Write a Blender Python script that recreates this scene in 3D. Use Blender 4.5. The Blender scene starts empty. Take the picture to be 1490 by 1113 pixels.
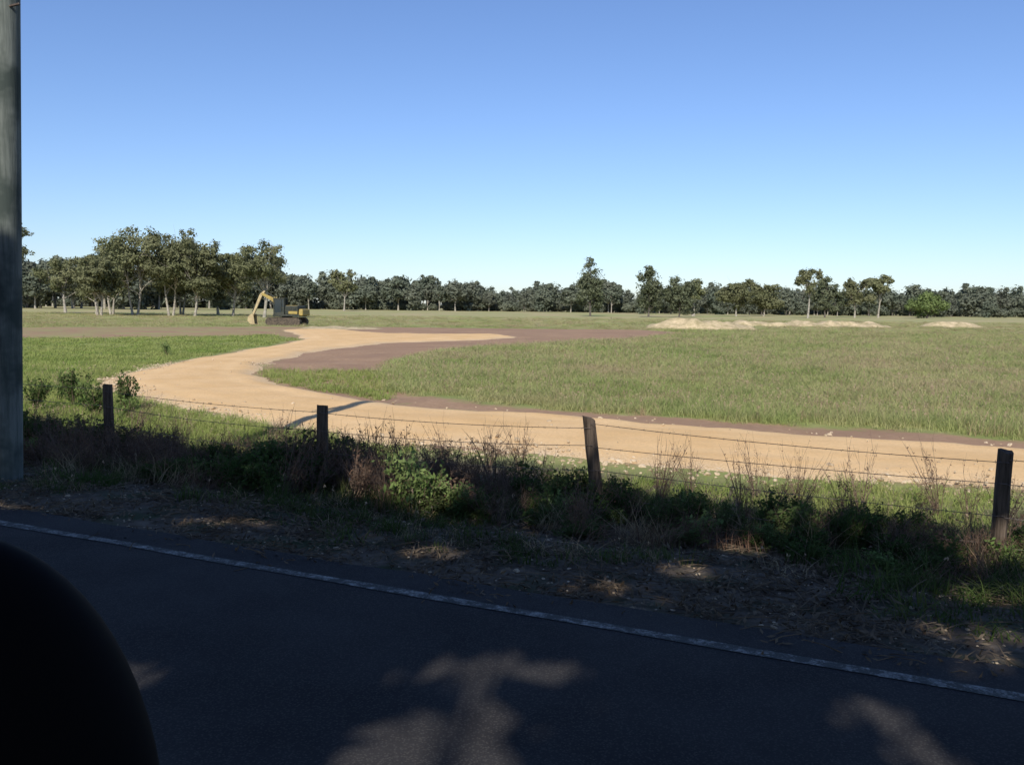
import bpy, bmesh, math, random
import numpy as np
from mathutils import Vector, Matrix, Euler, noise as mnoise
rng = np.random.default_rng(7)
random.seed(7)
scene = bpy.context.scene
COL = scene.collection

# ------------------------------------------------------------------ frame of the road
E = np.array([0.906, -0.4231]); NV = np.array([0.4231, 0.906])
def sn(x, y): return x*E[0]+y*E[1], x*NV[0]+y*NV[1]
def xy(s, n): return s*E[0]+n*NV[0], s*E[1]+n*NV[1]

_r = np.random.default_rng(3)
_wd = _r.normal(size=(24, 2)); _wd /= np.linalg.norm(_wd, axis=1)[:, None]
_ph = _r.uniform(0, 6.28, 24); _fr = _r.uniform(.6, 1.6, 24)
def wob(x, y, scale=1.0, off=0):
    out = 0
    for i in range(8):
        k = (i+off) % 24
        out = out+np.sin((x*_wd[k, 0]+y*_wd[k, 1])*_fr[k]*scale+_ph[k])
    return out/8*1.6

def terrain(x, y):
    x = np.asarray(x, float); y = np.asarray(y, float)
    s, n = sn(x, y)
    z = np.interp(n, [-30, -6, -2.4, -1.9, 5.2, 5.4, 6.6, 7.6, 9, 10.6, 12.2, 14], [-.2, -.15, -.05, -.025, -.025, -.035, -.1, -.25, -.42, -.5, -.42, -.4])
    z = z+np.clip((n-5.4)/1.5, 0, 1)*(wob(x, y, 2.3)*.025+wob(x, y, .5, 5)*.03)
    return z

# ------------------------------------------------------------------ polygons on the ground
TRACK = np.array([(40,-4.3),(6.5,11.3),(3.5,12.4),(.57,13.5),(-1.6,14.4),(-4,16.2),(-6.4,18.5),(-9.2,21.4),(-11,23.6),(-12,26),(-12.6,29),(-12.9,36.6),(-13,47.7),
 (-13.3,56),(-16,66),(-19.5,75),(-18,81),(-14,77),(-11.5,71),(-9,69.5),(-1.3,69.5),(.5,65),(-1.5,60),(-7.3,52.5),(-9.1,45),(-9.4,40.4),(-9.3,33.3),(-8.3,28.5),(-6.8,25.2),(-4.6,22.3),(-2.27,20.2),
 (.5,18.6),(3.4,17.1),(8.5,14.7),(40,0)], float)
BROWN = np.array([(40,1.3),(9,15.8),(3.6,18.2),(-.7,20.6),(-3.1,23.3),(-4.5,29),(-5.0,38),(-3.4,47),(2.5,56),(10.4,68),(16,82),(13,90),(1,90),(-12,90),(-23,87),(-45,73),(-60,68),(-60,52),
 (-27.4,54),(-17,63),(-14,58),(-9.8,56),(-9.8,36),(-8,27),(-4,21),(8,14),(40,-2)], float)
def sdf(P, x, y):
    x = np.asarray(x, float).ravel(); y = np.asarray(y, float).ravel()
    d = np.full(x.shape, 1e18); inside = np.zeros(x.shape, bool)
    for i in range(len(P)):
        a = P[i]; b = P[(i+1) % len(P)]
        e = b-a; wx = x-a[0]; wy = y-a[1]
        t = np.clip((wx*e[0]+wy*e[1])/(e@e), 0, 1)
        d = np.minimum(d, (wx-e[0]*t)**2+(wy-e[1]*t)**2)
        c = (a[1] <= y) != (b[1] <= y)
        if abs(e[1]) > 1e-9:
            inside ^= c & (x < a[0]+(y-a[1])*e[0]/e[1])
    return np.where(inside, np.sqrt(d), -np.sqrt(d))
def sstep(a, b, v):
    t = np.clip((v-a)/(b-a), 0, 1); return t*t*(3-2*t)

# ------------------------------------------------------------------ material helpers
class NT:
    def __init__(s, name):
        s.m = bpy.data.materials.new(name); s.m.use_nodes = True
        s.t = s.m.node_tree; s.t.nodes.clear()
        s.out = s.n('ShaderNodeOutputMaterial')
    def n(s, t, **kw):
        nd = s.t.nodes.new(t)
        for k, v in kw.items(): setattr(nd, k, v)
        return nd
    def l(s, a, b): s.t.links.new(a, b)
    def pos(s): return s.n('ShaderNodeNewGeometry').outputs['Position']
    def noise(s, scale, detail=4, rough=.6, vec=None):
        nd = s.n('ShaderNodeTexNoise'); nd.inputs['Scale'].default_value = scale
        nd.inputs['Detail'].default_value = detail; nd.inputs['Roughness'].default_value = rough
        s.l(vec if vec is not None else s.pos(), nd.inputs['Vector']); return nd.outputs['Fac']
    def ramp(s, fac, a, b):
        nd = s.n('ShaderNodeMapRange'); nd.clamp = True
        nd.inputs['From Min'].default_value = a; nd.inputs['From Max'].default_value = b
        s.l(fac, nd.inputs['Value']); return nd.outputs['Result']
    def math(s, op, a, b=0.0):
        nd = s.n('ShaderNodeMath', operation=op)
        for i, v in enumerate((a, b)):
            if isinstance(v, (int, float)): nd.inputs[i].default_value = v
            else: s.l(v, nd.inputs[i])
        return nd.outputs[0]
    def mix(s, fac, a, b, blend='MIX'):
        nd = s.n('ShaderNodeMix', data_type='RGBA', blend_type=blend)
        for inp, v in ((nd.inputs[0], fac), (nd.inputs[6], a), (nd.inputs[7], b)):
            if isinstance(v, (int, float)): inp.default_value = v
            elif isinstance(v, tuple): inp.default_value = (*v, 1) if len(v) == 3 else v
            else: s.l(v, inp)
        return nd.outputs[2]
    def attr(s, name):
        nd = s.n('ShaderNodeAttribute'); nd.attribute_name = name; return nd.outputs['Fac']
    def bump(s, h, strength=.5, dist=.02):
        nd = s.n('ShaderNodeBump'); nd.inputs['Strength'].default_value = strength
        nd.inputs['Distance'].default_value = dist; s.l(h, nd.inputs['Height']); return nd.outputs[0]
    def pbr(s, col, rough=.9, bump=None, spec=.3, metal=0):
        p = s.n('ShaderNodeBsdfPrincipled')
        if isinstance(col, tuple): p.inputs['Base Color'].default_value = (*col, 1)
        else: s.l(col, p.inputs['Base Color'])
        p.inputs['Roughness'].default_value = rough
        p.inputs['Specular IOR Level'].default_value = spec
        p.inputs['Metallic'].default_value = metal
        if bump is not None: s.l(bump, p.inputs['Normal'])
        s.l(p.outputs[0], s.out.inputs[0]); return s.m

def leafmat(name, dark, light, alt=None, trans=.3, nscale=.6, rndamt=.5, patch=None):
    t = NT(name)
    f = t.ramp(t.noise(nscale, 2), .35, .65)
    c = t.mix(f, dark, light)
    oi = t.n('ShaderNodeObjectInfo')
    if alt: c = t.mix(t.math('MULTIPLY', t.ramp(oi.outputs['Random'], .45, 1), rndamt), c, alt)
    if patch: c = t.mix(t.math('MULTIPLY', t.ramp(t.noise(.09, 4, .65), .48, .62), .6), c, patch)
    d = t.n('ShaderNodeBsdfDiffuse'); t.l(c, d.inputs[0])
    if trans > 0:
        tr = t.n('ShaderNodeBsdfTranslucent'); t.l(c, tr.inputs[0])
        mx = t.n('ShaderNodeMixShader'); mx.inputs[0].default_value = trans
        t.l(d.outputs[0], mx.inputs[1]); t.l(tr.outputs[0], mx.inputs[2]); t.l(mx.outputs[0], t.out.inputs[0])
    else: t.l(d.outputs[0], t.out.inputs[0])
    return t.m
def simple(name, a, b, scale=8, rough=.85, bs=.4, bd=.01, spec=.3, metal=0, detail=5, lo=.35, hi=.65):
    t = NT(name); nz = t.noise(scale, detail)
    return t.pbr(t.mix(t.ramp(nz, lo, hi), a, b), rough, t.bump(nz, bs, bd) if bs else None, spec, metal)

# ------------------------------------------------------------------ mesh helpers
class MB:
    def __init__(s): s.V = []; s.F = []; s.M = []; s.nv = 0
    def add(s, V, F, m=0):
        V = np.asarray(V, float); F = np.asarray(F, int)
        s.V.append(V); s.F += (F+s.nv).tolist(); s.M += [m]*len(F); s.nv += len(V)
    def tube(s, pts, rad, k=6, m=0, cap=False):
        pts = np.asarray(pts, float); L = len(pts); V = []
        for i in range(L):
            d = pts[min(i+1, L-1)]-pts[max(i-1, 0)]; d = d/(np.linalg.norm(d)+1e-9)
            a = np.cross(d, [0.3, 1, 0.1] if abs(d[1]) < .9 else [1, 0, 0]); a /= np.linalg.norm(a); b = np.cross(d, a)
            th = np.arange(k)*2*math.pi/k
            V.append(pts[i]+rad[i]*(np.cos(th)[:, None]*a+np.sin(th)[:, None]*b))
        F = [(i*k+j, i*k+(j+1) % k, (i+1)*k+(j+1) % k, (i+1)*k+j) for i in range(L-1) for j in range(k)]
        s.add(np.vstack(V), F, m)
        if cap: s.F.append([s.nv-k+j for j in range(k)]); s.M.append(m)
    def leaves(s, C, N, size, m=1, asp=.55, r=rng):
        C = np.asarray(C); n = len(C)
        N = N/(np.linalg.norm(N, axis=1)[:, None]+1e-9)
        a = np.cross(N, r.normal(size=(n, 3))); a /= np.linalg.norm(a, axis=1)[:, None]+1e-9
        b = np.cross(N, a); sz = np.broadcast_to(size, (n,))[:, None]
        V = np.empty((n, 4, 3))
        V[:, 0] = C-a*sz; V[:, 1] = C+b*sz*asp+a*sz*.15; V[:, 2] = C+a*sz; V[:, 3] = C-b*sz*asp-a*sz*.1
        F = np.arange(n*4).reshape(n, 4)
        s.add(V.reshape(-1, 3), F, m)
    def box(s, c, sz, m=0, rot=None, taper=1.0):
        c = np.array(c, float); h = np.array(sz, float)/2
        V = np.array([(x, y, z) for z in (-1, 1) for y in (-1, 1) for x in (-1, 1)], float)*h
        V[4:, :2] *= taper
        if rot is not None: V = V@np.array(rot.to_3x3()).T
        s.add(V+c, [(0, 2, 3, 1), (4, 5, 7, 6), (0, 1, 5, 4), (2, 6, 7, 3), (0, 4, 6, 2), (1, 3, 7, 5)], m)
    def mesh(s, name, mats, smooth=False):
        me = bpy.data.meshes.new(name)
        me.from_pydata(np.vstack(s.V).tolist(), [], s.F)
        for m in mats: me.materials.append(m)
        me.polygons.foreach_set('material_index', np.array(s.M, dtype=np.int32))
        if smooth: me.polygons.foreach_set('use_smooth', np.ones(len(s.M), bool))
        me.update(); return me
    def obj(s, name, mats, smooth=False, link=True, parent=None, bevel=0):
        o = bpy.data.objects.new(name, s.mesh(name, mats, smooth))
        if link: COL.objects.link(o)
        if parent: o.parent = parent
        if bevel:
            b = o.modifiers.new('bevel', 'BEVEL'); b.width = bevel; b.segments = 2
        return o

def scatter(name, x, y, z, rot, scl, idx, sources):
    me = bpy.data.meshes.new(name)
    P = np.stack([x, y, z], 1)
    me.vertices.add(len(P)); me.vertices.foreach_set('co', P.ravel())
    for nm, ty, arr, key in (('rot', 'FLOAT_VECTOR', rot, 'vector'), ('scl', 'FLOAT_VECTOR', scl, 'vector'), ('idx', 'INT', idx, 'value')):
        at = me.attributes.new(nm, ty, 'POINT'); at.data.foreach_set(key, np.ascontiguousarray(arr).ravel())
    o = bpy.data.objects.new(name, me); COL.objects.link(o)
    c = bpy.data.collections.new(name+'_kinds')
    for k in sources: c.objects.link(k)
    g = bpy.data.node_groups.new(name+'_scatter', 'GeometryNodeTree')
    g.interface.new_socket('Geometry', in_out='INPUT', socket_type='NodeSocketGeometry')
    g.interface.new_socket('Geometry', in_out='OUTPUT', socket_type='NodeSocketGeometry')
    gi = g.nodes.new('NodeGroupInput'); go = g.nodes.new('NodeGroupOutput')
    ip = g.nodes.new('GeometryNodeInstanceOnPoints'); ci = g.nodes.new('GeometryNodeCollectionInfo')
    ci.inputs['Collection'].default_value = c; ci.inputs['Separate Children'].default_value = True; ci.inputs['Reset Children'].default_value = True
    def na(n, ty):
        a = g.nodes.new('GeometryNodeInputNamedAttribute'); a.data_type = ty; a.inputs['Name'].default_value = n; return a.outputs['Attribute']
    L = g.links.new
    L(gi.outputs[0], ip.inputs['Points']); L(ci.outputs[0], ip.inputs['Instance']); ip.inputs['Pick Instance'].default_value = True
    L(na('idx', 'INT'), ip.inputs['Instance Index']); L(na('rot', 'FLOAT_VECTOR'), ip.inputs['Rotation']); L(na('scl', 'FLOAT_VECTOR'), ip.inputs['Scale'])
    L(ip.outputs[0], go.inputs[0])
    md = o.modifiers.new('scatter', 'NODES'); md.node_group = g
    return o
def scat(name, x, y, sc, sources, tilt=.12, weights=None, zs=None, sink=0.0):
    n = len(x)
    rot = np.stack([rng.normal(0, tilt, n), rng.normal(0, tilt, n), rng.uniform(0, 6.283, n)], 1)
    sc = np.broadcast_to(sc, (n,)); zs = sc if zs is None else np.broadcast_to(zs, (n,))
    scl = np.stack([sc, sc, zs], 1)
    idx = rng.choice(len(sources), n, p=weights).astype(np.int32)
    return scatter(name, x, y, terrain(x, y)-sink, rot.astype(np.float32), scl.astype(np.float32), idx, sources)

# ------------------------------------------------------------------ GROUND
def axis(fine_lo, fine_hi, step, lo, hi, g=1.09):
    a = list(np.arange(fine_lo, fine_hi+1e-6, step)); st = step
    up = []; v = fine_hi
    while v < hi: st *= g; v += st; up.append(v)
    dn = []; v = fine_lo; st = step
    while v > lo: st *= g; v -= st; dn.append(v)
    return np.array(dn[::-1]+a+up)
gx = axis(-32, 26, .3, -4000, 4000); gy = axis(-6, 42, .28, -1500, 5000, 1.05)
X, Y = np.meshgrid(gx, gy); Zt = terrain(X, Y)
ns, nn = sn(X, Y)
nxg, nyg = len(gx), len(gy)
idx = np.arange(nxg*nyg).reshape(nyg, nxg)
F = np.stack([idx[:-1, :-1], idx[:-1, 1:], idx[1:, 1:], idx[1:, :-1]], -1).reshape(-1, 4)
me = bpy.data.meshes.new('ground')
me.from_pydata(np.stack([X.ravel(), Y.ravel(), Zt.ravel()], 1).tolist(), [], F.tolist())
me.polygons.foreach_set('use_smooth', np.ones(len(F), bool))
ground = bpy.data.objects.new('ground', me); COL.objects.link(ground)
bd = sdf(BROWN, X, Y)
td = sdf(TRACK, X, Y)
def setattrib(me, nm, v):
    a = me.attributes.new(nm, 'FLOAT', 'POINT'); a.data.foreach_set('value', np.ascontiguousarray(v, dtype=np.float32).ravel())
setattrib(me, 'brown', np.clip(np.maximum(bd, td)*.5/(1+Y.ravel()*.01)+.5, 0, 1))
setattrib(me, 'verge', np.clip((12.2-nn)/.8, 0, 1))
setattrib(me, 'dry', np.clip((Y-45)/90, 0, 1))
setattrib(me, 'left', np.clip((-12-X)/10, 0, 1)*np.clip((Y-45)/12, 0, 1))
t = NT('ground_soil_and_grass')
big = t.noise(.06, 4); mid = t.noise(.7, 5); fine = t.noise(7, 6, .7)
grass = t.mix(t.ramp(mid, .35, .65), (.19, .23, .07), (.29, .29, .11))
far = t.mix(t.ramp(big, .38, .62), (.29, .31, .12), (.42, .34, .19))
grass = t.mix(t.attr('dry'), grass, far)
brown = t.mix(t.ramp(mid, .3, .7), (.34, .215, .135), (.43, .285, .18))
brown = t.mix(t.ramp(fine, .35, .75), brown, (.26, .165, .10))
brown = t.mix(t.ramp(t.noise(.25, 5, .7), .45, .65), brown, (.29, .185, .12))
brown = t.mix(t.math('MULTIPLY', t.attr('left'), t.ramp(t.noise(.35, 5, .7), .42, .6)), brown, (.30, .27, .12))
bf = t.ramp(t.math('ADD', t.attr('brown'), t.math('MULTIPLY', t.math('SUBTRACT', t.noise(1.3, 5, .7), .5), .8)), .4, .6)
c = t.mix(bf, grass, brown)
verge = t.mix(t.ramp(fine, .35, .65), (.06, .045, .032), (.17, .135, .10))  # verge soil, its colour lowered to deepen the tree shade there
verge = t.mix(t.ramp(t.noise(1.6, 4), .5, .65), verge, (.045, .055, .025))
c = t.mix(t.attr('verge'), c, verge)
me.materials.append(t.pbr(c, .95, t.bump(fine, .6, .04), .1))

# dirt track
tx = np.arange(-24, 40.1, .2); ty = np.arange(-6, 84.1, .2)
TX, TY = np.meshgrid(tx, ty)
sd = sdf(TRACK, TX, TY).reshape(TX.shape)
sdw = sd+wob(TX, TY, 1.4)*.22+wob(TX, TY, 5, 9)*.07
rut = np.exp(-((sd-1.0)/.28)**2)+np.exp(-((sd-1.75)/.2)**2)*.6
TZ = terrain(TX, TY)-.06+.17*sstep(-.5, .9, sdw)+.010*wob(TX, TY, 6, 4)-.02*rut
ii = np.arange(TX.size).reshape(TX.shape)
q = np.stack([ii[:-1, :-1], ii[:-1, 1:], ii[1:, 1:], ii[1:, :-1]], -1).reshape(-1, 4)
keep = (sdw.ravel()[q] > -.75).any(1); q = q[keep]
u, inv = np.unique(q, return_inverse=True); q = inv.reshape(-1, 4)
V = np.stack([TX.ravel(), TY.ravel(), TZ.ravel()], 1)[u]
me = bpy.data.meshes.new('dirt_track'); me.from_pydata(V.tolist(), [], q.tolist())
me.polygons.foreach_set('use_smooth', np.ones(len(q), bool))
setattrib(me, 'edge', sdw.ravel()[u]); setattrib(me, 'rut', rut.ravel()[u])
tr = bpy.data.objects.new('dirt_track', me); COL.objects.link(tr)
t = NT('track_crushed_rock')
nz = t.noise(.5, 5); fine = t.noise(18, 6, .75)
c = t.mix(t.ramp(nz, .35, .65), (.68, .435, .20), (.78, .525, .27))
c = t.mix(t.ramp(fine, .4, .8), c, (.53, .345, .17))
c = t.mix(t.math('MULTIPLY', t.ramp(t.noise(2.2, 3), .5, .7), .3), c, (.54, .36, .185))
c = t.mix(t.math('MULTIPLY', t.attr('rut'), .3), c, (.80, .57, .32))
edge = t.math('SUBTRACT', 1.0, t.ramp(t.math('ADD', t.attr('edge'), t.math('MULTIPLY', t.noise(3, 4), .8)), .3, 1.1))
c = t.mix(t.math('MULTIPLY', edge, .75), c, t.mix(t.ramp(t.noise(30, 3), .4, .6), (.40, .30, .19), (.66, .54, .38)))
me.materials.append(t.pbr(c, .95, t.bump(fine, .5, .03), .1))

# sealed road
def strip(name, n0, n1, z, mat, s0=-140, s1=90, ds=.25, jit=0.0, dn=None):
    S = np.arange(s0, s1, ds); nn_ = np.array([n0, n1]) if dn is None else np.linspace(n0, n1, dn)
    SS, N2 = np.meshgrid(S, nn_); N2 = N2.copy()
    if jit:
        N2[0] += wob(S, S*0, 4)*jit; N2[-1] += wob(S, S*0+5, 4.7, 3)*jit
    px, py = xy(SS, N2)
    i = np.arange(SS.size).reshape(SS.shape)
    q = np.stack([i[:-1, :-1], i[:-1, 1:], i[1:, 1:], i[1:, :-1]], -1).reshape(-1, 4)
    me = bpy.data.meshes.new(name); me.from_pydata(np.stack([px.ravel(), py.ravel(), np.full(px.size, z)], 1).tolist(), [], q.tolist())
    me.materials.append(mat); o = bpy.data.objects.new(name, me); COL.objects.link(o); return o
t = NT('asphalt')
fine = t.noise(90, 4, .8); mid = t.noise(1.1, 5)
c = t.mix(t.ramp(mid, .35, .65), (.030, .028, .029), (.048, .045, .045))
vo = t.n('ShaderNodeTexVoronoi'); vo.inputs['Scale'].default_value = 70; t.l(t.pos(), vo.inputs['Vector'])
c = t.mix(t.math('MULTIPLY', t.ramp(vo.outputs['Distance'], .5, .1), .4), c, (.13, .12, .11))
asphalt = t.pbr(c, .9, t.bump(fine, .8, .01), .10)
strip('road', -1.9, 5.3, 0.0, asphalt, jit=.05)
t = NT('worn_white_paint')
w = t.ramp(t.math('ADD', t.noise(9, 6, .8), t.math('MULTIPLY', t.noise(60, 3), .35)), .48, .70)
t_c = t.mix(w, (.38, .37, .34), (.06, .06, .055))
paint = t.pbr(t_c, .8, t.bump(t.noise(80), .4, .005), .2)
strip('road_edge_line', 4.86, 4.955, .004, paint, jit=.012)

# ------------------------------------------------------------------ trees
bark_pale = simple('bark_paperbark', (.22, .19, .15), (.44, .40, .33), 3, .9)
bark_dark = simple('bark_grey', (.07, .06, .05), (.16, .14, .115), 4, .95)
lf_olive = leafmat('foliage_olive', (.15, .165, .08), (.25, .25, .135), (.13, .13, .07), nscale=.35, trans=.3)
lf_dark = leafmat('foliage_casuarina', (.11, .128, .07), (.18, .195, .12), (.09, .09, .055), nscale=.4, trans=.3)
lf_green = leafmat('foliage_green', (.13, .175, .06), (.21, .26, .10), nscale=.5)
lf_far_hazed = leafmat('foliage_distant_hazed', (.12, .14, .10), (.19, .205, .145), (.14, .14, .11), nscale=.12, trans=.25)  # distance haze is put into this leaf colour: greyer and paler
lf_canopy = leafmat('foliage_roadside', (.05, .07, .03), (.08, .1, .04), trans=0)

def tree_mesh(name, seed, H, W, cb=.3, ncl=16, leaves=5000, ls=.3, tr=.25, stems=1, cone=0., mats=None, flat=.7, gap=1.0, prune=None, origin=(0, 0), fill=0.):
    r = np.random.default_rng(seed); mb = MB()
    cents = []
    for i in range(ncl):
        d = r.normal(size=3); d /= np.linalg.norm(d); rr = r.uniform(.35, 1)
        z = (d[2]*rr*.5+.5)
        w = (1-z*cone*.85)
        x = np.array([d[0]*rr*W*.5*w, d[1]*rr*W*.5*w, H*(cb+(1-cb)*z)])
        cr = W*r.uniform(.12, .22)*gap*(1-.45*cone*z)
        x[:2] *= max(0., 1-cr/W*1.0); x[2] = min(x[2], H-cr*flat*.8)
        cents.append((x, cr))
    fork = H*cb*r.uniform(.7, 1.0)
    st = []
    for k in range(stems):
        a = r.uniform(0, 6.28); lean = (W*.12 if stems > 1 else W*.04)
        top = np.array([math.cos(a)*lean, math.sin(a)*lean, H*(.72 if cone < .5 else .9)])
        b0 = np.array([math.cos(a)*tr*1.2, math.sin(a)*tr*1.2, -.3]) if stems > 1 else np.array([0, 0, -.3])
        ts = np.linspace(0, 1, 8); amp = W*.03
        pts = np.array([b0*(1-q)+top*q+np.array([math.sin(q*5+a)*amp, math.cos(q*4+a)*amp, 0])*q for q in ts])
        rad = tr*(1-ts*.85)*(1 if stems == 1 else .75); rad[0] *= 1.35
        mb.tube(pts, rad, 7, 0); st.append(pts)
    for c, cr in cents:
        pts = st[r.integers(len(st))]
        zt = min(max(fork*.8, c[2]*r.uniform(.45, .75)), pts[-1][2]*.97)
        k = np.interp(zt, pts[:, 2], np.arange(len(pts))); i0 = int(min(k, len(pts)-2)); f = k-i0
        p0 = pts[i0]*(1-f)+pts[i0+1]*f
        m1 = p0*.5+c*.5; m1[2] += -.04*H*r.uniform(-1, 1); m1[:2] += r.normal(size=2)*W*.03
        bz = np.array([(1-q)**2*p0+2*q*(1-q)*m1+q*q*c for q in np.linspace(0, 1, 6)])
        r0 = tr*.42*(1-.5*zt/H)
        mb.tube(bz, np.linspace(r0, r0*.2, 6), 5, 0)
        for _ in range(2):
            e = c+r.normal(size=3)*cr*.45; mb.tube([bz[3], (bz[3]+e)/2+r.normal(size=3)*.1, e], [r0*.4, r0*.25, r0*.1], 4, 0)
    per = leaves//ncl; Cs = []; Ns = []
    for c, cr in cents:
        n = int(per*(cr/(W*.18))**2)
        d = r.normal(size=(n, 3)); d /= np.linalg.norm(d, axis=1)[:, None]
        sub = r.normal(size=(9, 3)); sub /= np.linalg.norm(sub, axis=1)[:, None]; sub *= r.uniform(.7, 1.25, 9)[:, None]
        k = r.integers(0, 9, n)
        off = sub[k]*cr*.68+d*(cr*.5*r.uniform(0, 1, n)**.6)[:, None]
        off[:, 2] *= flat
        Cs.append(c+off); Ns.append(off/cr*.8+d*.5+r.normal(size=(n, 3))*.45+np.array([0, 0, .25]))
    if fill:
        n = int(leaves*fill); d = r.normal(size=(n, 3)); d /= np.linalg.norm(d, axis=1)[:, None]
        off = d*(r.uniform(0, 1, n)**.5)[:, None]
        Cs.append(np.stack([off[:, 0]*W*.42, off[:, 1]*W*.42, H*(cb+(1-cb)*(.5+off[:, 2]*.42))], 1)); Ns.append(d+r.normal(size=(n, 3))*.4)
    C = np.vstack(Cs); N = np.vstack(Ns)
    if prune is not None:
        kp = prune(C+np.array([origin[0], origin[1], 0])); C = C[kp]; N = N[kp]
    mb.leaves(C, N, ls*r.uniform(.5, 1.3, len(C)), 1, .5, r)
    return mb.mesh(name, mats or [bark_pale, lf_olive])
def tree(name, x, y, *a, **k):
    me = tree_mesh(name, *a, **k)
    o = bpy.data.objects.new(name, me); COL.objects.link(o); o.location = (x, y, float(terrain(x, y)))
    return o

P = [bark_pale, lf_olive]; D = [bark_dark, lf_dark]
for (x, y, H, W, cb, st, sd_) in [
    (-62, 146, 14.6, 14, .27, 3, 11), (-67.5, 150, 11.5, 11, .25, 2, 12), (-56.5, 147, 14.4, 12, .28, 2, 13),
    (-51.5, 143, 12.8, 11, .28, 2, 14), (-47.5, 150, 10.6, 8.5, .25, 2, 15), (-59, 158, 12.5, 11, .2, 2, 16), (-73, 156, 10.4, 10, .2, 1, 18),
    (-65, 140, 9.8, 8.5, .3, 2, 19), (-53, 160, 11, 10, .15, 1, 20)]:
    tree('paperbark_tree', x, y, sd_, H, W, cb, 26, 9500, .26, .26, st, mats=P, fill=.06)
tree('paperbark_tree', -39.5, 140, 31, 12.2, 10.6, .28, 20, 6800, .24, .28, 2, mats=P, fill=.04)
tree('paperbark_tree', -84.5, 168, 34, 10.4, 10.5, .27, 16, 6000, .26, .28, 1, mats=P, fill=.06)
tree('gum_tree', -85, 149, 36, 17.6, 10.5, .45, 16, 5600, .25, .25, 1, mats=P)
tree('gum_tree', -56, 295, 41, 14, 10.5, .34, 15, 3600, .44, .28, 1, mats=P, fill=.08)
tree('casuarina_tree', 18.5, 212, 42, 14.0, 8.8, .08, 30, 7500, .29, .22, 1, cone=.5, mats=D, flat=1, fill=.12)
tree('casuarina_tree', 32.5, 213, 43, 12.8, 8.2, .05, 28, 7500, .29, .22, 1, cone=.4, mats=D, flat=1, fill=.12)
tree('casuarina_tree', 38.9, 208, 44, 9.8, 9.0, .03, 24, 7000, .30, .2, 1, cone=.15, mats=D, flat=.9, fill=.15)
tree('gum_tree', 49, 240, 45, 10.8, 9, .38, 14, 3600, .36, .34, 2, mats=P, fill=.06)
tree('gum_tree', 64, 255, 46, 10.4, 12.5, .22, 18, 5500, .38, .28, 1, mats=P, fill=.12)
tree('gum_tree', 76, 270, 47, 10, 13, .25, 18, 5500, .38, .28, 2, mats=P, fill=.12)
tree('gum_tree', 76, 229, 48, 13.8, 8.8, .5, 13, 3800, .32, .28, 1, mats=P, fill=.05)
tree('gum_tree', 86, 245, 49, 11, 10.5, .15, 18, 5000, .36, .24, 1, mats=D, fill=.12)
tree('gum_tree', 98, 255, 50, 11, 11, .28, 16, 4600, .38, .28, 1, mats=P, fill=.1)
tree('gum_tree', 106, 258, 51, 12.8, 9, .42, 14, 3800, .38, .28, 1, mats=P, fill=.06)
tree('fig_tree', 122, 262, 52, 7.8, 13, .05, 20, 5500, .34, .3, 1, mats=[bark_dark, lf_green], fill=.2)

# distant tree mass
kinds = []
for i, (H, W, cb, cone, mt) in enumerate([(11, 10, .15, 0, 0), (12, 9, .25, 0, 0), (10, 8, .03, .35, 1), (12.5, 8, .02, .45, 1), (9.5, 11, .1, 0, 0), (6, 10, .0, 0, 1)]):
    me = tree_mesh('k%d' % i, 100+i, H, W, cb, 15, 2100, .50, .24, 1, cone=cone, mats=[bark_pale, lf_far_hazed] if mt == 0 else [bark_dark, lf_far_hazed], flat=1.0, fill=.2)
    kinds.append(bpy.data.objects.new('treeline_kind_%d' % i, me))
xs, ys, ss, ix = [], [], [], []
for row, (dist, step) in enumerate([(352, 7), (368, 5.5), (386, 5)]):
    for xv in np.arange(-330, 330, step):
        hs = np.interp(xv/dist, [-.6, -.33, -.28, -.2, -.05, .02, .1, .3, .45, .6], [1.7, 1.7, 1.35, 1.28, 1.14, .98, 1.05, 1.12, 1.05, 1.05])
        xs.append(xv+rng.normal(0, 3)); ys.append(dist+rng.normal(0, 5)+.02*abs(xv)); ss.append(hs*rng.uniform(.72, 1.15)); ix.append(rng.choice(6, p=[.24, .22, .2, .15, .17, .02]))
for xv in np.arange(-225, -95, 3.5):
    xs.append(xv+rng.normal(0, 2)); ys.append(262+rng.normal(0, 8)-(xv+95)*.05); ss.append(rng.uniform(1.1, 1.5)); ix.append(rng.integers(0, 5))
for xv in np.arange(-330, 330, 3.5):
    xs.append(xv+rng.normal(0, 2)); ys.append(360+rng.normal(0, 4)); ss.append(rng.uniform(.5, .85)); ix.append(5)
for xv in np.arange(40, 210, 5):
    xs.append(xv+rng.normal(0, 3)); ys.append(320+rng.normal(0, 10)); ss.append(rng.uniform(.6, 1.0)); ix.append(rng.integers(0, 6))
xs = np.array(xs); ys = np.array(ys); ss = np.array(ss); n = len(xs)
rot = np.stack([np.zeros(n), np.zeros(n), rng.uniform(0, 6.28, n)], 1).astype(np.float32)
scatter('distant_treeline', xs, ys, terrain(xs, ys)-.2, rot, np.stack([ss*1.1, ss*1.1, ss], 1).astype(np.float32), np.array(ix, dtype=np.int32), kinds)

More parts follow.
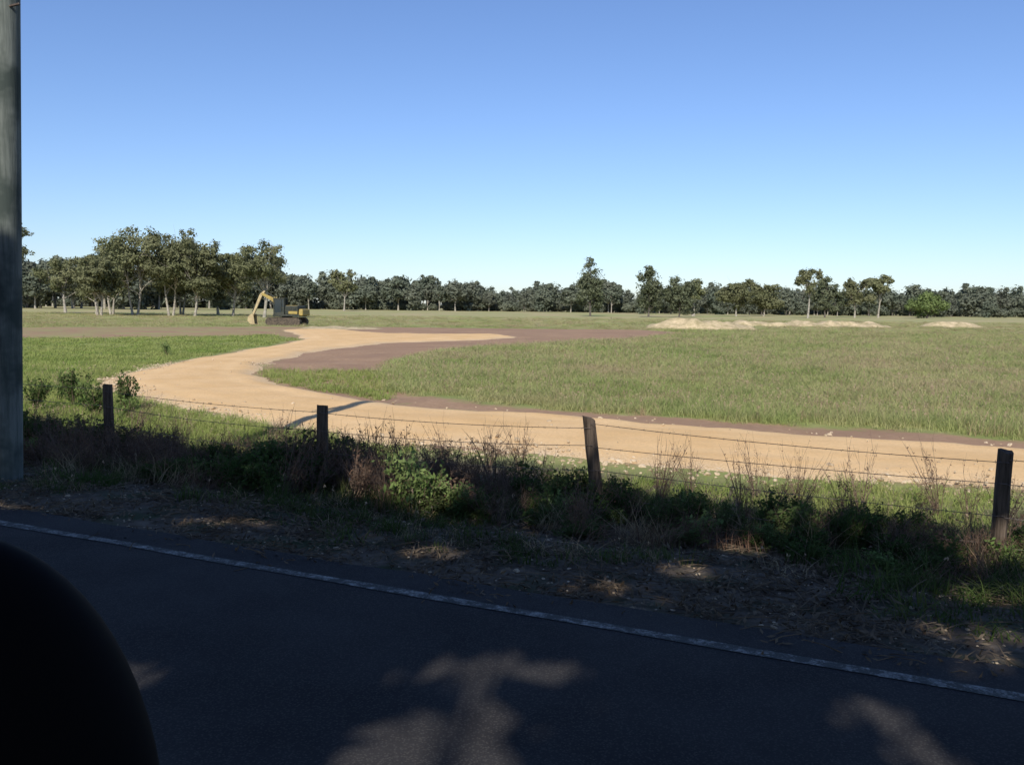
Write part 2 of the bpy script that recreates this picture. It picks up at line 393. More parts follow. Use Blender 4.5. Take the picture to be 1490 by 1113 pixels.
# ------------------------------------------------------------------ sun geometry
EL = math.radians(38); HX, HY = .2, .98
CT = 1/math.tan(EL)
patches = [(-.39, 4.68, .24, .13), (.15, 4.68, .20, .20), (-.30, 3.70, .40, .36), (-.02, 4.12, .22, .12), (-1.92, 4.5, .18, .2), (1.72, 4.27, .26, .12), (1.85, 3.75, .2, .2), (.56, 4.2, .14, .09), (-.75, 4.1, .12, .1),
           (-.9, 9.2, .5, .5), (.73, 6.1, .4, .13), (-4.9, 8.25, .8, .16), (2.9, 5.3, .3, .2), (2.0, 7.6, .2, .2), (4.4, 7.4, .5, .4), (2.6, 4.75, .35, .12), (1.4, 6.6, .3, .15), (-6.5, 9.3, .5, .15), (-2.6, 7.9, .3, .15), (-.6, 6.9, .25, .1), (3.4, 6.2, .3, .2), (-1.6, 9.6, .3, .25)]
def prune(C):  # cuts unseen crown leaves to shape their shade: sun patches and far edge
    sx = C[:, 0]+HX*CT*C[:, 2]; sy = C[:, 1]+HY*CT*C[:, 2]
    s, n_ = sn(sx, sy)
    keep = n_ < 10.1+wob(s, s*0, 1.3)*.55+wob(s, s*0, 4, 7)*.25
    for (a, b, ra, rb) in patches:
        keep &= ((sx-a)/(ra+.12))**2+((sy-b)/(rb+.12))**2 > 1
    return keep
k = 0
for s in (-24, -17.5, -11, -5, 1, 7, 13, 19):
    for n_, H, cb, nl, ls in ((-7.5, 11.5, .25, 3600, .34), (-4.2, 13.2, .34, 6500, .25)):
        x, y = xy(s+(2.5 if n_ > -5 else 0)+rng.normal(0, .4), n_-.4)
        tree('roadside_tree', x, y, 200+k, H+rng.normal(0, .4), 9.5, cb, 24, nl, ls, .14, 1, mats=[bark_dark, lf_canopy], prune=prune, origin=(x, y), fill=.2); k += 1

# ------------------------------------------------------------------ grasses
def grass_clump(name, seed, nb, h, rad, w, mats, heads=0, lean=.5, segs=3):
    r = np.random.default_rng(seed); mb = MB()
    for i in range(nb):
        a = r.uniform(0, 6.28); rr = rad*math.sqrt(r.uniform()); b = np.array([math.cos(a)*rr, math.sin(a)*rr, -.03])
        d = r.uniform(0, 6.28); dv = np.array([math.cos(d), math.sin(d), 0]); pv = np.array([-dv[1], dv[0], 0])
        hh = h*r.uniform(.4, 1.1); ln = hh*lean*r.uniform(.2, 1.2)
        q = np.linspace(0, 1, segs+1); pts = b+np.outer(q**2*ln, dv)+np.outer(q*hh*(1-.3*q*min(lean, 1)), [0, 0, 1])
        ww = w*(1-q**1.5*.95)
        V = np.vstack([pts-pv*ww[:, None], pts+pv*ww[:, None]]); m = segs+1
        mb.add(V, [(j, j+1, m+j+1, m+j) for j in range(segs)], 0)
    for i in range(heads):
        a = r.uniform(0, 6.28); rr = rad*r.uniform(); b = np.array([math.cos(a)*rr, math.sin(a)*rr, 0])
        t_ = b+np.array([r.normal()*h*.15, r.normal()*h*.15, h*r.uniform(.95, 1.2)])
        mb.tube([b, (b+t_)/2+r.normal(size=3)*.01, t_], [w*.25]*3, 3, 1)
        n = 2; C = t_-np.outer(r.uniform(0, .1, n), [0, 0, 1])*h*2+r.normal(size=(n, 3))*.008
        mb.leaves(C, r.normal(size=(n, 3)), .02, 1, .4, r)
    return bpy.data.objects.new(name, mb.mesh(name, mats))
g_green = leafmat('grass_green', (.30, .37, .12), (.42, .44, .18), (.52, .46, .24), trans=.42, nscale=.16, rndamt=.7, patch=(.52, .42, .25))
g_lush = leafmat('grass_lush', (.25, .33, .085), (.36, .40, .13), (.42, .38, .17), trans=.4, nscale=.4)
g_dry = leafmat('grass_dry', (.34, .27, .15), (.46, .36, .22), (.32, .20, .13), trans=.3, nscale=.5)
g_head = leafmat('grass_seed_heads', (.42, .32, .21), (.50, .38, .26), (.44, .29, .21), trans=.3, nscale=.3)
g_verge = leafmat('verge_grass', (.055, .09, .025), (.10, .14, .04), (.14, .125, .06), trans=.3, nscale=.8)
fk = [grass_clump('fg%d' % i, 300+i, 46, .28, .32, .006, [g_green, g_head], heads=(0, 1, 4, 0)[i], lean=1.1) for i in range(4)]
fk.append(grass_clump('fg4', 310, 32, .30, .28, .006, [g_dry, g_head], heads=4, lean=.8))
N = 60000
d = np.exp(math.log(12)+(math.log(170)-math.log(12))*rng.uniform(size=N)**.85); x = d*rng.uniform(-.72, .74, N); y = d
s_, n_ = sn(x, y); bsd = sdf(BROWN, x, y)+wob(x, y, 1.5)*.5; tsd = sdf(TRACK, x, y)
inner = (n_ > 15.0) & (y < 90) & (x > -.1*y-4)
left = ~inner
ok = (bsd < -.1) & (tsd < -.35) & (n_ > 13.2)
edge = rng.uniform(size=N) < np.clip(-bsd/1.0, .25, 1)
m = ok & inner & edge
sc = np.clip((d/20)**.6, .9, 3.4)
pt = wob(x, y, .5, 2)
hgt = np.where(y < 90, 1.0, .8)*(1+.3*pt+.3*wob(x, y, 1.7, 8))*(1+rng.normal(0, .2, N))
def field(name, m, sc, zs, kinds_, w):
    return scat(name, x[m], y[m], sc[m], kinds_, weights=w, zs=zs[m])
field('field_grass', m, sc, np.clip(hgt, .35, 2)*1.0, fk, [.36, .2, .07, .31, .06])
m2 = ok & left & (y >= 62)
field('pasture_grass', m2 & (rng.uniform(size=N) < .5), sc*1.1, hgt*.6, fk, [.25, .1, .1, .3, .25])
lk = [grass_clump('lg%d' % i, 330+i, 26, .2, .2, .008, [g_lush, g_head], heads=0, lean=.7) for i in range(3)]
m3 = ok & left & (y < 62)
field('meadow_grass', m3, sc, np.clip(hgt, .4, 1.3)*.75, lk, None)
def band(n, s0, s1, n0, n1, power=1.0):
    s = rng.uniform(s0, s1, n); q = n0+(n1-n0)*rng.uniform(size=n)**power; a, b = xy(s, q); return a, b, s, q
vk = [grass_clump('vg%d' % i, 350+i, 34, .26, .16, .005, [g_lush, g_head], heads=(0, 0, 1)[i], lean=.8) for i in range(3)]
a, b, s, q = band(3800, -17, 9, 9.6, 13.0)
kp = (sdf(TRACK, a, b) < -.3+rng.normal(0, .15, len(a))) & (wob(a, b, 1.6, 3) > np.where((s > -7.5) & (s < -1), .0, -.5))
a2 = a[kp]; b2 = b[kp]
scat('verge_grass_tufts', a2, b2, rng.uniform(.6, 1.25, len(a2)), vk, tilt=.15, zs=rng.uniform(.35, 1.1, len(a2)))
a = rng.uniform(-24, -3, 7000); b = rng.uniform(13, 30, 7000); s, q = sn(a, b)
kp = (sdf(TRACK, a, b) < -.15) & (q > 11.5) & (a < -.2*b+2) & (abs(a) < b*.8)
scat('tussock_grass', a[kp], b[kp], rng.uniform(.8, 1.4, kp.sum()), vk, tilt=.15, zs=rng.uniform(.4, 1.25, kp.sum()))
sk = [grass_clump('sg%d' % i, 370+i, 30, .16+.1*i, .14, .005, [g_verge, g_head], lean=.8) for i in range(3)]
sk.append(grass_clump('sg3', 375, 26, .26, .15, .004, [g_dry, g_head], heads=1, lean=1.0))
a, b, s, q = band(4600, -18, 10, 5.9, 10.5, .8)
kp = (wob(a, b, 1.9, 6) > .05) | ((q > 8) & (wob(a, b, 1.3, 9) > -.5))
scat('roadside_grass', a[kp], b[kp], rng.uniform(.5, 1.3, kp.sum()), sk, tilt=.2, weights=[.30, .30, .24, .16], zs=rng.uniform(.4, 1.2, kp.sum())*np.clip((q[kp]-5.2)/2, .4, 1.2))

# ------------------------------------------------------------------ weeds at the fence
w_leaf = leafmat('weed_leaf', (.05, .085, .025), (.10, .14, .045), (.13, .13, .055), trans=.3, nscale=1.5)
w_leaf2 = leafmat('weed_leaf_light', (.13, .20, .055), (.22, .28, .10), trans=.3, nscale=1.5)
w_brown = leafmat('weed_dead', (.11, .065, .045), (.22, .135, .09), (.17, .12, .085), trans=.2, nscale=1.5)
w_stem = simple('weed_stem', (.09, .06, .045), (.2, .14, .1), 20, .9, bs=0)
def weed(name, seed, h, rad, nst, nlf, lsz, mats, up=.9, asp=.45):
    r = np.random.default_rng(seed); mb = MB(); C = []
    for i in range(nst):
        a = r.uniform(0, 6.28); ln = r.uniform(.1, 1)*rad; hh = h*r.uniform(.5, 1.1)
        p0 = np.array([math.cos(a), math.sin(a), 0])*rad*.15*r.uniform(); p2 = np.array([math.cos(a)*ln, math.sin(a)*ln, hh]); p1 = (p0+p2)/2*np.array([.7, .7, 1.15])+r.normal(size=3)*.03
        bz = np.array([(1-q)**2*p0+2*q*(1-q)*p1+q*q*p2 for q in np.linspace(0, 1, 6)])
        mb.tube(bz, np.linspace(.005, .0015, 6), 3, 0)
        for k in range(3):
            f = r.integers(2, 5); e = bz[f]+np.array([r.normal()*.4, r.normal()*.4, abs(r.normal())*.6+.2])*h*.25
            mb.tube([bz[f], (bz[f]+e)/2+r.normal(size=3)*.015, e], [.003, .0022, .001], 3, 0)
            if nlf: C.append(bz[f]+(e-bz[f])*r.uniform(.1, 1, (max(nlf//nst//5, 1), 1))+r.normal(size=(max(nlf//nst//5, 1), 3))*.025)
        m = max(nlf*2//nst//5, 1)
        if nlf:
            q = r.uniform(.25, 1, m)[:, None]; C.append((1-q)**2*p0+2*q*(1-q)*p1+q*q*p2+r.normal(size=(m, 3))*.035)
    if C:
        C = np.vstack(C); mb.leaves(C, r.normal(size=C.shape)*.7+np.array([0, 0, .7]), lsz*r.uniform(.6, 1.3, len(C)), 1, asp, r)
    return bpy.data.objects.new(name, mb.mesh(name, mats))
leafy = [weed('wa%d' % i, 400+i, .62, .42, 18, 800, .036, [w_stem, w_leaf]) for i in range(3)]+[weed('wa3', 404, .5, .34, 14, 520, .036, [w_stem, w_leaf2])]
dead = [weed('wb%d' % i, 410+i, .7, .4, 20, (340, 120, 460)[i], .022, [w_stem, w_brown], asp=.3) for i in range(3)]
straw = [grass_clump('wc%d' % i, 420+i, 60, .5, .25, .0035, [(g_dry, w_brown)[i], g_head], heads=0, lean=1.2, segs=4) for i in range(2)]
def hs_(s): return np.interp(s, [-17, -11.5, -8.5, -7, -5.5, -4.3, -3, -1, 2, 8], [1.1, 1.0, .75, 1.05, 1.15, .85, .7, .7, .6, .6])
a, b, s, q = band(1300, -17, 8, 7.5, 10.6)
green = wob(s, q*.4, 1.0, 11)
near = np.exp(-((q-8.9)/1.0)**2)
kp = (green > -.05) & (rng.uniform(size=len(a)) < near*.85)
hz = .45+.5*near
scat('leafy_weeds', a[kp], b[kp], (hs_(s)*rng.uniform(.6, 1.15, len(s)))[kp], leafy, weights=[.3, .3, .25, .15], zs=(hs_(s)*hz*rng.uniform(.5, 1.15, len(s)))[kp])
a, b, s, q = band(1000, -17, 8, 7.4, 10.4)
green = wob(s, q*.4, 1.0, 11); near = np.exp(-((q-8.7)/1.0)**2)
kp = ((green < .1) | (rng.uniform(size=len(a)) < .25)) & (rng.uniform(size=len(a)) < near*.9)
scat('dead_weeds', a[kp], b[kp], (hs_(s)*rng.uniform(.6, 1.15, len(s)))[kp], dead, zs=(hs_(s)*rng.uniform(.45, 1.05, len(s)))[kp], tilt=.2)
a, b, s, q = band(420, -17, 8, 7.2, 10.4)
kp = rng.uniform(size=len(a)) < np.exp(-((q-8.3)/1.1)**2)
scat('dry_grass_clumps', a[kp], b[kp], rng.uniform(.6, 1.1, kp.sum()), straw, tilt=.3, weights=[.5, .5])
a, b, s, q = band(34, -15, 8, 9.2, 11.5)
scat('dry_stalks', a, b, rng.uniform(.5, .9, 34), dead[1:2], zs=rng.uniform(.8, 1.25, 34))
scat('light_green_bush', np.array([-1.05, -.75, -.9, -.55]), np.array([9.0, 9.1, 8.8, 8.85]), np.array([.9, 1.0, .8, .7]), leafy[3:4], zs=np.array([1.2, 1.0, .9, .7]))
bx = np.array([-9.0, -9.6, -8.4, -10.3, -9.9, -8.2, -14.8, -7.6]); by = np.array([18.6, 19.3, 17.8, 20.0, 18.3, 18.6, 38, 17.4])
scat('meadow_weeds', bx, by, rng.uniform(.7, 1.1, 8), leafy, weights=[.1, .1, .1, .7], zs=rng.uniform(.7, 1.4, 8))

# rocks & litter
rock_m = NT('rock'); oi = rock_m.n('ShaderNodeObjectInfo')
rock_mat = rock_m.pbr(rock_m.mix(oi.outputs['Random'], (.34, .25, .155), (.60, .48, .33)), .9, rock_m.bump(rock_m.noise(25), .5, .01), .2)
rk = []
for i in range(4):
    bm = bmesh.new(); bmesh.ops.create_icosphere(bm, subdivisions=2, radius=1)
    for v in bm.verts:
        nv = mnoise.noise(v.co*1.3+Vector((i*7, 0, 0))); v.co *= 1+.5*nv; v.co.z *= .6
    me = bpy.data.meshes.new('rk'); bm.to_mesh(me); bm.free(); me.materials.append(rock_mat); rk.append(bpy.data.objects.new('rk%d' % i, me))
N = 70000
a = rng.uniform(-13.5, 14, N); b = rng.uniform(7, 34, N); sdv = sdf(TRACK, a, b)+wob(a, b, 1.4)*.2
s, q = sn(a, b)
p_ = np.exp(-((sdv+.08)/.42)**2)*np.where((q < 15.2) | (a < -9), 1, .05)+.003*(sdv > 0)
kp = rng.uniform(size=N) < p_
a = a[kp]; b = b[kp]; sz = np.minimum(np.exp(rng.normal(-3.95, .5, len(a))), .06)
n = len(a); sdv = sdf(TRACK, a, b); zz = terrain(a, b)-.06+.17*sstep(-.5, .9, sdv); zz = np.maximum(zz, terrain(a, b))
scatter('track_edge_rocks', a, b, zz, rng.uniform(0, 6.28, (n, 3)).astype(np.float32)*np.array([.1, .1, 1], dtype=np.float32), np.stack([sz]*3, 1).astype(np.float32), rng.integers(0, 4, n).astype(np.int32), rk)
a, b, s, q = band(2400, -17, 9, 5.25, 7.6, 1.3)
scat('roadside_stones', a, b, np.minimum(np.exp(rng.normal(-4.7, .4, len(a))), .03), rk)
lit_m = leafmat('leaf_litter', (.09, .065, .045), (.19, .145, .10), (.27, .21, .14), trans=.1, nscale=5)
lk2 = []
for i in range(3):
    mb = MB(); r = np.random.default_rng(500+i); C = np.stack([r.normal(size=26)*.16, r.normal(size=26)*.16, r.uniform(.0, .03, 26)], 1)
    mb.leaves(C, r.normal(size=(26, 3))*.35+np.array([0, 0, 1]), .03, 0, .3, r)
    for j in range(5):
        p = np.array([r.normal()*.15, r.normal()*.15, .01]); e = p+np.array([r.normal()*.15, r.normal()*.15, abs(r.normal())*.03]); mb.tube([p, (p+e)/2+[0, 0, .01], e], [.004, .003, .002], 4, 0)
    lk2.append(bpy.data.objects.new('ll%d' % i, mb.mesh('ll', [lit_m])))
a, b, s, q = band(2000, -17, 9, 5.2, 8.8)
scat('leaf_litter', a, b, rng.uniform(.7, 1.3, len(a)), lk2, tilt=.05)

# ------------------------------------------------------------------ fence
wood = NT('weathered_wood')
tc = wood.n('ShaderNodeMapping'); wood.l(wood.pos(), tc.inputs[0]); tc.inputs['Scale'].default_value = (30, 30, 2.5)
nz = wood.noise(1.0, 5, .7, tc.outputs[0])
wood_m = wood.pbr(wood.mix(wood.ramp(nz, .35, .7), (.045, .034, .026), (.17, .13, .10)), .95, wood.bump(nz, .9, .01), .1)
wire_m = simple('rusty_wire', (.10, .075, .06), (.2, .17, .15), 30, .6, bs=0, metal=.5)
fence = bpy.data.objects.new('barbed_wire_fence', None); COL.objects.link(fence)
posts = [(-10.0, 15.2, .70, .0, .07), (-5.83, 12.72, .70, -.01, .068), (-2.24, 10.43, .70, .01, .066), (.84, 9.53, .70, -.13, .068), (4.28, 7.6, .70, .02, .058), (8.0, 5.9, .7, .02, .065), (-13.6, 17, .7, 0, .07)]
for i, (px, py, top, lean, rad) in enumerate(posts):
    mb = MB(); r = np.random.default_rng(600+i); k = 10; zb = float(terrain(px, py))-.3
    zs = np.linspace(zb, top, 9); V = []
    sh = r.uniform(.85, 1.12, k)
    for j, z in enumerate(zs):
        th = np.arange(k)*2*math.pi/k
        rr = rad*sh*(1+r.normal(0, .025, k))*(1.05-.08*j/8)
        zj = np.full(k, z)
        if j == 8: zj = z+np.cos(th+i)*.018+r.normal(0, .006, k)
        V.append(np.stack([px+lean*(z-top)+np.cos(th)*rr*1.05, py+np.sin(th)*rr*.9, zj], 1))
    F = [(a_*k+c_, a_*k+(c_+1) % k, (a_+1)*k+(c_+1) % k, (a_+1)*k+c_) for a_ in range(8) for c_ in range(k)]
    mb.add(np.vstack(V), F); mb.F.append([8*k+c_ for c_ in range(k)]); mb.M.append(0)
    mb.obj('post_%d' % (i+1), [wood_m], parent=fence)
order = sorted(posts, key=lambda p: p[0]); mb = MB()
for wi, hz_ in enumerate((.62, .40, .14, -.12)):
    for p, q_ in zip(order[:-1], order[1:]):
        A = np.array([p[0]+p[3]*(hz_-.7), p[1]-.07, hz_+rng.normal(0, .012)]); B = np.array([q_[0]+q_[3]*(hz_-.7), q_[1]-.07, hz_+rng.normal(0, .012)])
        tt = np.linspace(0, 1, 12); sag = rng.uniform(.015, .05)
        pts = A+(B-A)*tt[:, None]; pts[:, 2] -= sag*4*tt*(1-tt)
        mb.tube(pts, [.0032]*12, 4)
        L = np.linalg.norm(B-A)
        for f in np.arange(.05, L, .14):
            c = A+(B-A)*f/L; c[2] -= sag*4*(f/L)*(1-f/L)
            for _ in range(2):
                v = rng.normal(size=3); v /= np.linalg.norm(v); mb.tube([c-v*.016, c+v*.016], [.0018, .001], 3)
mb.obj('barbed_wires', [wire_m], parent=fence)

# ------------------------------------------------------------------ utility pole
pole_e = bpy.data.objects.new('utility_pole', None); COL.objects.link(pole_e)
pm = NT('pole_timber'); mp = pm.n('ShaderNodeMapping'); pm.l(pm.pos(), mp.inputs[0]); mp.inputs['Scale'].default_value = (18, 18, 1.2)
nz = pm.noise(1, 5, .7, mp.outputs[0])
pcol = pm.mix(pm.ramp(nz, .35, .65), (.09, .105, .095), (.19, .21, .19))
pcol = pm.mix(pm.ramp(pm.noise(1.5, 4), .45, .6), pcol, (.06, .075, .068))
pole_m = pm.pbr(pcol, .9, pm.bump(nz, .7, .01), .1)
mb = MB(); px, py = -5.65, 9.8
zs = np.linspace(-.6, 7.9, 14); mb.tube(np.stack([px+.036*(zs), np.full(14, py), zs], 1), .17-.005*(zs+.6), 18, 0, cap=True)
mb.obj('pole', [pole_m], True, parent=pole_e)
mb = MB(); c = np.array([px+.26, py, 7.3]); d3 = np.array([NV[0], NV[1], 0])
R = Euler((0, 0, math.atan2(NV[1], NV[0]))).to_matrix()
mb.box(c-np.array([.1, .1, 0]), (2.3, .11, .13), 0, R); mb.obj('crossarm', [pole_m], parent=pole_e, bevel=.01)
mb = MB()
for o_ in (-1.0, -.45, .45, 1.0):
    p = c+d3*o_-np.array([.1, .1, 0])
    mb.tube([p+[0, 0, .06], p+[0, 0, .12], p+[0, 0, .14], p+[0, 0, .18], p+[0, 0, .2], p+[0, 0, .24]], [.02, .02, .06, .05, .06, .03], 10, 0, cap=True)
mb.obj('insulators', [simple('porcelain', (.3, .25, .2), (.35, .3, .25), 5, .3, bs=0, spec=.5)], True, parent=pole_e)
mb = MB(); mb.tube([(px+.28, py-.1, 5.0), (px+.40, py-.12, 5.02)], [.014, .014], 6, 0, cap=True); mb.obj('step_bolt', [wire_m], parent=pole_e)

# ------------------------------------------------------------------ excavator
ex = bpy.data.objects.new('excavator', None); COL.objects.link(ex)
yel = simple('yellow_paint', (.40, .29, .08), (.28, .21, .07), 3, .6, bs=0, spec=.3)
dk = simple('dark_steel', (.022, .028, .022), (.06, .06, .045), 4, .6, bs=0)
rub = simple('muddy_track', (.05, .04, .032), (.13, .1, .07), 5, .9)
gl = NT('cab_glass'); glm = gl.pbr((.02, .03, .035), .08, spec=.7)
tan = simple('dusty_arm_paint', (.48, .38, .21), (.36, .27, .15), 3, .7, bs=0)
def part(name, mat, fn, bevel=.03, smooth=False):
    mb = MB(); fn(mb); return mb.obj(name, [mat], smooth, parent=ex, bevel=bevel)
def crawler(y0):
    def f(mb):
        L, Hh = 1.55, .42; prof = []
        for a in np.linspace(-90, 90, 8): prof.append((L+math.cos(math.radians(a))*Hh, Hh+.0+math.sin(math.radians(a))*Hh))
        for a in np.linspace(90, 270, 8): prof.append((-L+math.cos(math.radians(a))*Hh, Hh+math.sin(math.radians(a))*Hh))
        n = len(prof); V = [(p[0], y0-.28, p[1]) for p in prof]+[(p[0], y0+.28, p[1]) for p in prof]
        mb.add(V, [(i, (i+1) % n, n+(i+1) % n, n+i) for i in range(n)])
        for sgn in (0, 1):
            b0 = mb.nv; mb.F.append([b0-2*n+sgn*n+i for i in range(n)]); mb.M.append(0)
        for xx in np.arange(-1.8, 1.81, .2):
            mb.box((xx, y0, .86), (.1, .6, .05)); mb.box((xx, y0, -.0), (.1, .6, .05))
    return f
part('crawler_near', rub, crawler(-1.05), .01); part('crawler_far', rub, crawler(1.05), .01)
part('undercarriage', dk, lambda m: (m.box((0, 0, .55), (1.7, 1.6, .45)), m.tube([(0, 0, .7), (0, 0, 1.02)], [.6, .6], 16)))
part('upper_deck', dk, lambda m: m.box((.35, 0, 1.12), (3.0, 2.4, .22)))
part('engine_house', dk, lambda m: (m.box((.95, .0, 1.70), (1.5, 2.4, .92)), m.box((-.35, .75, 1.55), (1.1, .85, .64))), .08)
part('side_panels', yel, lambda m: (m.box((1.15, -1.215, 1.42), (1.0, .04, .30)), m.box((.95, 0, 2.175), (1.3, 2.1, .035))), 0)
part('counterweight', yel, lambda m: m.box((1.97, 0, 1.45), (.5, 2.3, .75), taper=.92), .12)
part('engine_vents', dk, lambda m: [m.box((.75+.2*i, -1.25, 1.8), (.1, .03, .35)) for i in range(4)], 0)
part('exhaust', dk, lambda m: m.tube([(1.2, .5, 2.0), (1.2, .5, 2.5)], [.06, .06], 8, cap=True), 0)
def cabf(m):
    for xx in (-1.05, .12):
        for yy in (-1.16, -.3): m.box((xx, yy, 2.05), (.09, .09, 1.75))
    m.box((-.46, -.73, 2.93), (1.3, 1.0, .1)); m.box((-.46, -.73, 1.3), (1.25, .95, .25)); m.box((-.2, -1.17, 2.05), (.06, .05, 1.6)); m.box((.0, -.73, 1.7), (.3, .9, .6))
part('cab_frame', dk, cabf, .02)
part('cab_glass', glm, lambda m: m.box((-.46, -.73, 2.15), (1.08, .80, 1.45)), 0)
def arm(m, pts, w, hs):
    for (p, q_, h0, h1) in zip(pts[:-1], pts[1:], hs[:-1], hs[1:]):
        p = np.array(p); q_ = np.array(q_); d_ = q_-p; d_ = d_/np.linalg.norm(d_); u_ = np.array([-d_[2], 0, d_[0]])
        V = [p-u_*h0/2-[0, w/2, 0], p+u_*h0/2-[0, w/2, 0], q_+u_*h1/2-[0, w/2, 0], q_-u_*h1/2-[0, w/2, 0]]; V += [v+[0, w, 0] for v in V]
        m.add(V, [(0, 1, 2, 3), (7, 6, 5, 4), (0, 4, 5, 1), (1, 5, 6, 2), (2, 6, 7, 3), (3, 7, 4, 0)])
part('boom', yel, lambda m: arm(m, [(-.6, .05, 1.3), (-1.5, .05, 2.75), (-2.9, .05, 3.45)], .30, [.3, .42, .24]), .02)
part('stick', tan, lambda m: arm(m, [(-2.55, .05, 3.75), (-3.0, .05, 3.3), (-3.95, .05, 1.15)], .24, [.18, .34, .2]), .02)
def bucket(m):
    pr = [(-3.75, 1.15), (-3.95, 1.25), (-4.35, .95), (-4.45, .5), (-4.15, .12), (-3.6, .05)]
    n = len(pr); V = [(p[0], -.4, p[1]) for p in pr]+[(p[0], .5, p[1]) for p in pr]
    m.add(V, [(i, i+1, n+i+1, n+i) for i in range(n-1)])
    m.F.append([m.nv-2*n+i for i in range(n)]); m.M.append(0); m.F.append([m.nv-n+i for i in range(n)]); m.M.append(0)
    for i in range(4): m.box((-3.5, -.3+i*.24, .05), (.24, .09, .05))
part('bucket', tan, bucket, 0)
part('hydraulic_cylinders', dk, lambda m: (m.tube([(-.9, -.2, 1.35), (-1.75, -.2, 2.6)], [.08, .06], 8), m.tube([(-.9, .3, 1.35), (-1.75, .3, 2.6)], [.08, .06], 8), m.tube([(-1.5, .05, 3.15), (-2.6, .05, 3.72)], [.08, .06], 8), m.tube([(-3.2, .05, 3.2), (-4.05, .05, 1.5)], [.07, .05], 8)), 0)
part('work_lamps', yel, lambda m: (m.box((-1.0, -1.0, 3.04), (.14, .18, .12)), m.box((-1.0, -.45, 3.04), (.14, .18, .12))), .01)
ex.location = (-23.6, 93, float(terrain(-23.6, 93))); ex.rotation_euler = (0, 0, math.radians(-8)); ex.scale = (.95, .95, .95)

# ------------------------------------------------------------------ spoil mounds
sand = NT('sandy_spoil'); f_ = sand.noise(1.2, 6, .7)
sand_m = sand.pbr(sand.mix(sand.ramp(f_, .35, .65), (.30, .25, .13), (.60, .47, .30)), .95, sand.bump(f_, .8, .1), .1)
def mound(x, y, L, W, H, seed):
    nx, ny = int(L/.35), int(W/.35); gx_ = np.linspace(-1, 1, nx); gy_ = np.linspace(-1, 1, ny); A, B = np.meshgrid(gx_, gy_)
    wx = x+A*L/2; wy = y+B*W/2
    env = np.clip(1-A**2, 0, 1)**.6*np.clip(1-B**2, 0, 1)
    z = terrain(wx, wy)-.06+env*H*(.7+.45*wob(wx, wy, .9, seed)+.3*wob(wx, wy, 2.6, seed+4))
    i = np.arange(A.size).reshape(A.shape); q_ = np.stack([i[:-1, :-1], i[:-1, 1:], i[1:, 1:], i[1:, :-1]], -1).reshape(-1, 4)
    me = bpy.data.meshes.new('dirt_mound'); me.from_pydata(np.stack([wx.ravel(), wy.ravel(), z.ravel()], 1).tolist(), [], q_.tolist())
    me.polygons.foreach_set('use_smooth', np.ones(len(q_), bool)); me.materials.append(sand_m)
    o = bpy.data.objects.new('dirt_mound', me); COL.objects.link(o)
mound(20.5, 97, 12, 5, 1.35, 1); mound(33, 118, 9, 5, 1.1, 6); mound(43, 119, 15, 5, 1.1, 9); mound(62, 125, 9, 4, .9, 12); mound(-16, 84, 8, 6, .35, 5)

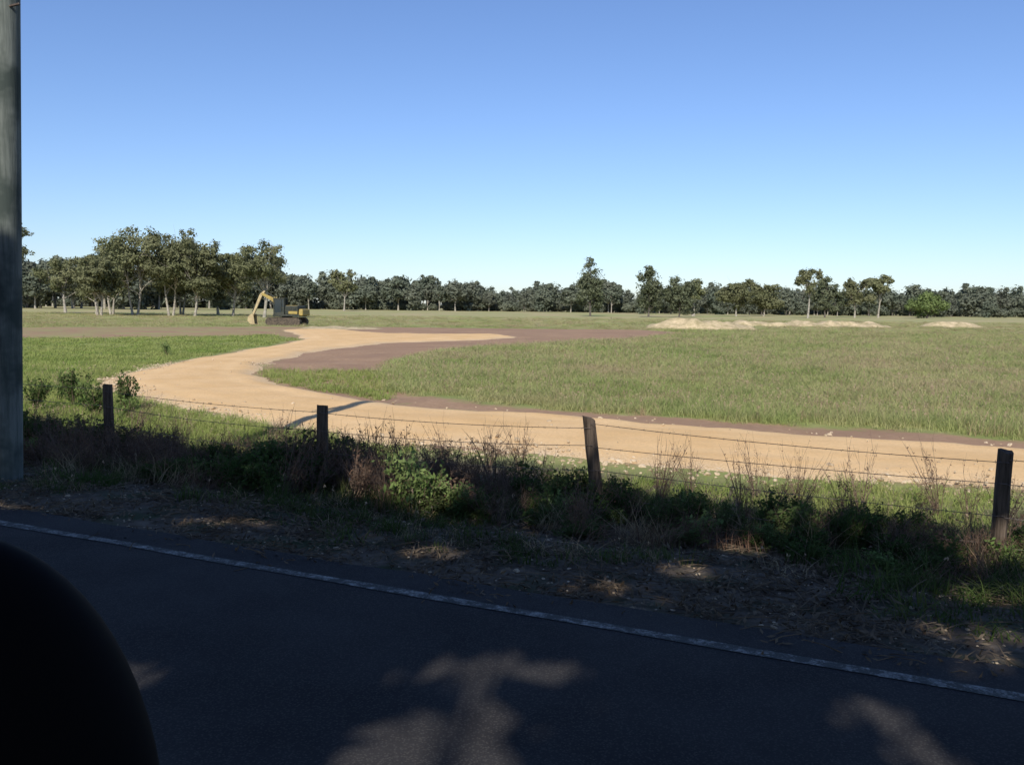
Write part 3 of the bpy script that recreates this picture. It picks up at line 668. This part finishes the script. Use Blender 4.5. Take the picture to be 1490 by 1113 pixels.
# ------------------------------------------------------------------ car mirror beside the camera
car = bpy.data.objects.new('car', None); COL.objects.link(car)
blk = NT('black_plastic'); blk_m = blk.pbr((.004, .004, .005), .8, spec=.08)
bm = bmesh.new(); bmesh.ops.create_uvsphere(bm, u_segments=48, v_segments=32, radius=1)
for v in bm.verts:
    for k_ in (0, 2): v.co[k_] = math.copysign(abs(v.co[k_])**.95, v.co[k_])
    v.co.x *= .150; v.co.y *= .085; v.co.z *= .232
me = bpy.data.meshes.new('mirror_housing'); bm.to_mesh(me); bm.free(); me.materials.append(blk_m)
for p in me.polygons: p.use_smooth = True
o = bpy.data.objects.new('mirror_housing', me); COL.objects.link(o); o.parent = car; o.location = (-.396, .6, 1.508)
mb = MB(); mb.tube([(-.45, .56, 1.40), (-.5, .42, 1.30), (-.52, .25, 1.22)], [.05, .045, .06], 12, 0); mb.obj('mirror_arm', [blk_m], True, parent=car)
mb = MB(); cx_, cy_ = xy(-.1, .12); mb.box((cx_, cy_, .82), (2.6, .09, .72), 0, Euler((0, 0, math.atan2(E[1], E[0]))).to_matrix()); mb.obj('door_panel', [simple('car_paint', (.03, .035, .05), (.035, .04, .055), 2, .3, bs=0, spec=.5)], parent=car, bevel=.03)

# ------------------------------------------------------------------ light
w = bpy.data.worlds.new('World'); scene.world = w; w.use_nodes = True
nt = w.node_tree; bg = nt.nodes['Background']; sky = nt.nodes.new('ShaderNodeTexSky'); sky.sky_type = 'NISHITA'; sky.sun_disc = False
sky.sun_elevation = EL; sky.sun_rotation = math.radians(191.5); sky.altitude = 0; sky.air_density = 1.0; sky.dust_density = .3; sky.ozone_density = 2.6
tint = nt.nodes.new('ShaderNodeMix'); tint.data_type = 'RGBA'; tint.blend_type = 'MULTIPLY'; tint.inputs[0].default_value = 1
tint.inputs[7].default_value = (.84, .94, 1.19, 1)
nt.links.new(sky.outputs[0], tint.inputs[6]); nt.links.new(tint.outputs[2], bg.inputs[0]); bg.inputs[1].default_value = .12
sl = bpy.data.lights.new('sun', 'SUN'); sl.energy = 5.0; sl.angle = math.radians(.53); sl.color = (1, .95, .86)
so = bpy.data.objects.new('sun', sl); COL.objects.link(so)
so.rotation_euler = Vector((HX*math.cos(EL), HY*math.cos(EL), -math.sin(EL))).to_track_quat('-Z', 'Y').to_euler()

cam = bpy.data.cameras.new('camera'); cam.sensor_width = 36; cam.lens = 1290/1490*36; cam.clip_start = .05; cam.clip_end = 9000
co = bpy.data.objects.new('camera', cam); COL.objects.link(co)
pitch = math.atan(111.5/1290)
M = Matrix.Rotation(math.radians(90)-pitch, 4, 'X')@Matrix.Rotation(math.radians(.65), 4, 'Z')
M.translation = Vector((0, 0, 1.9)); co.matrix_world = M
scene.camera = co
scene.view_settings.view_transform = 'Standard'; scene.view_settings.look = 'None'; scene.view_settings.exposure = 0
print('done')
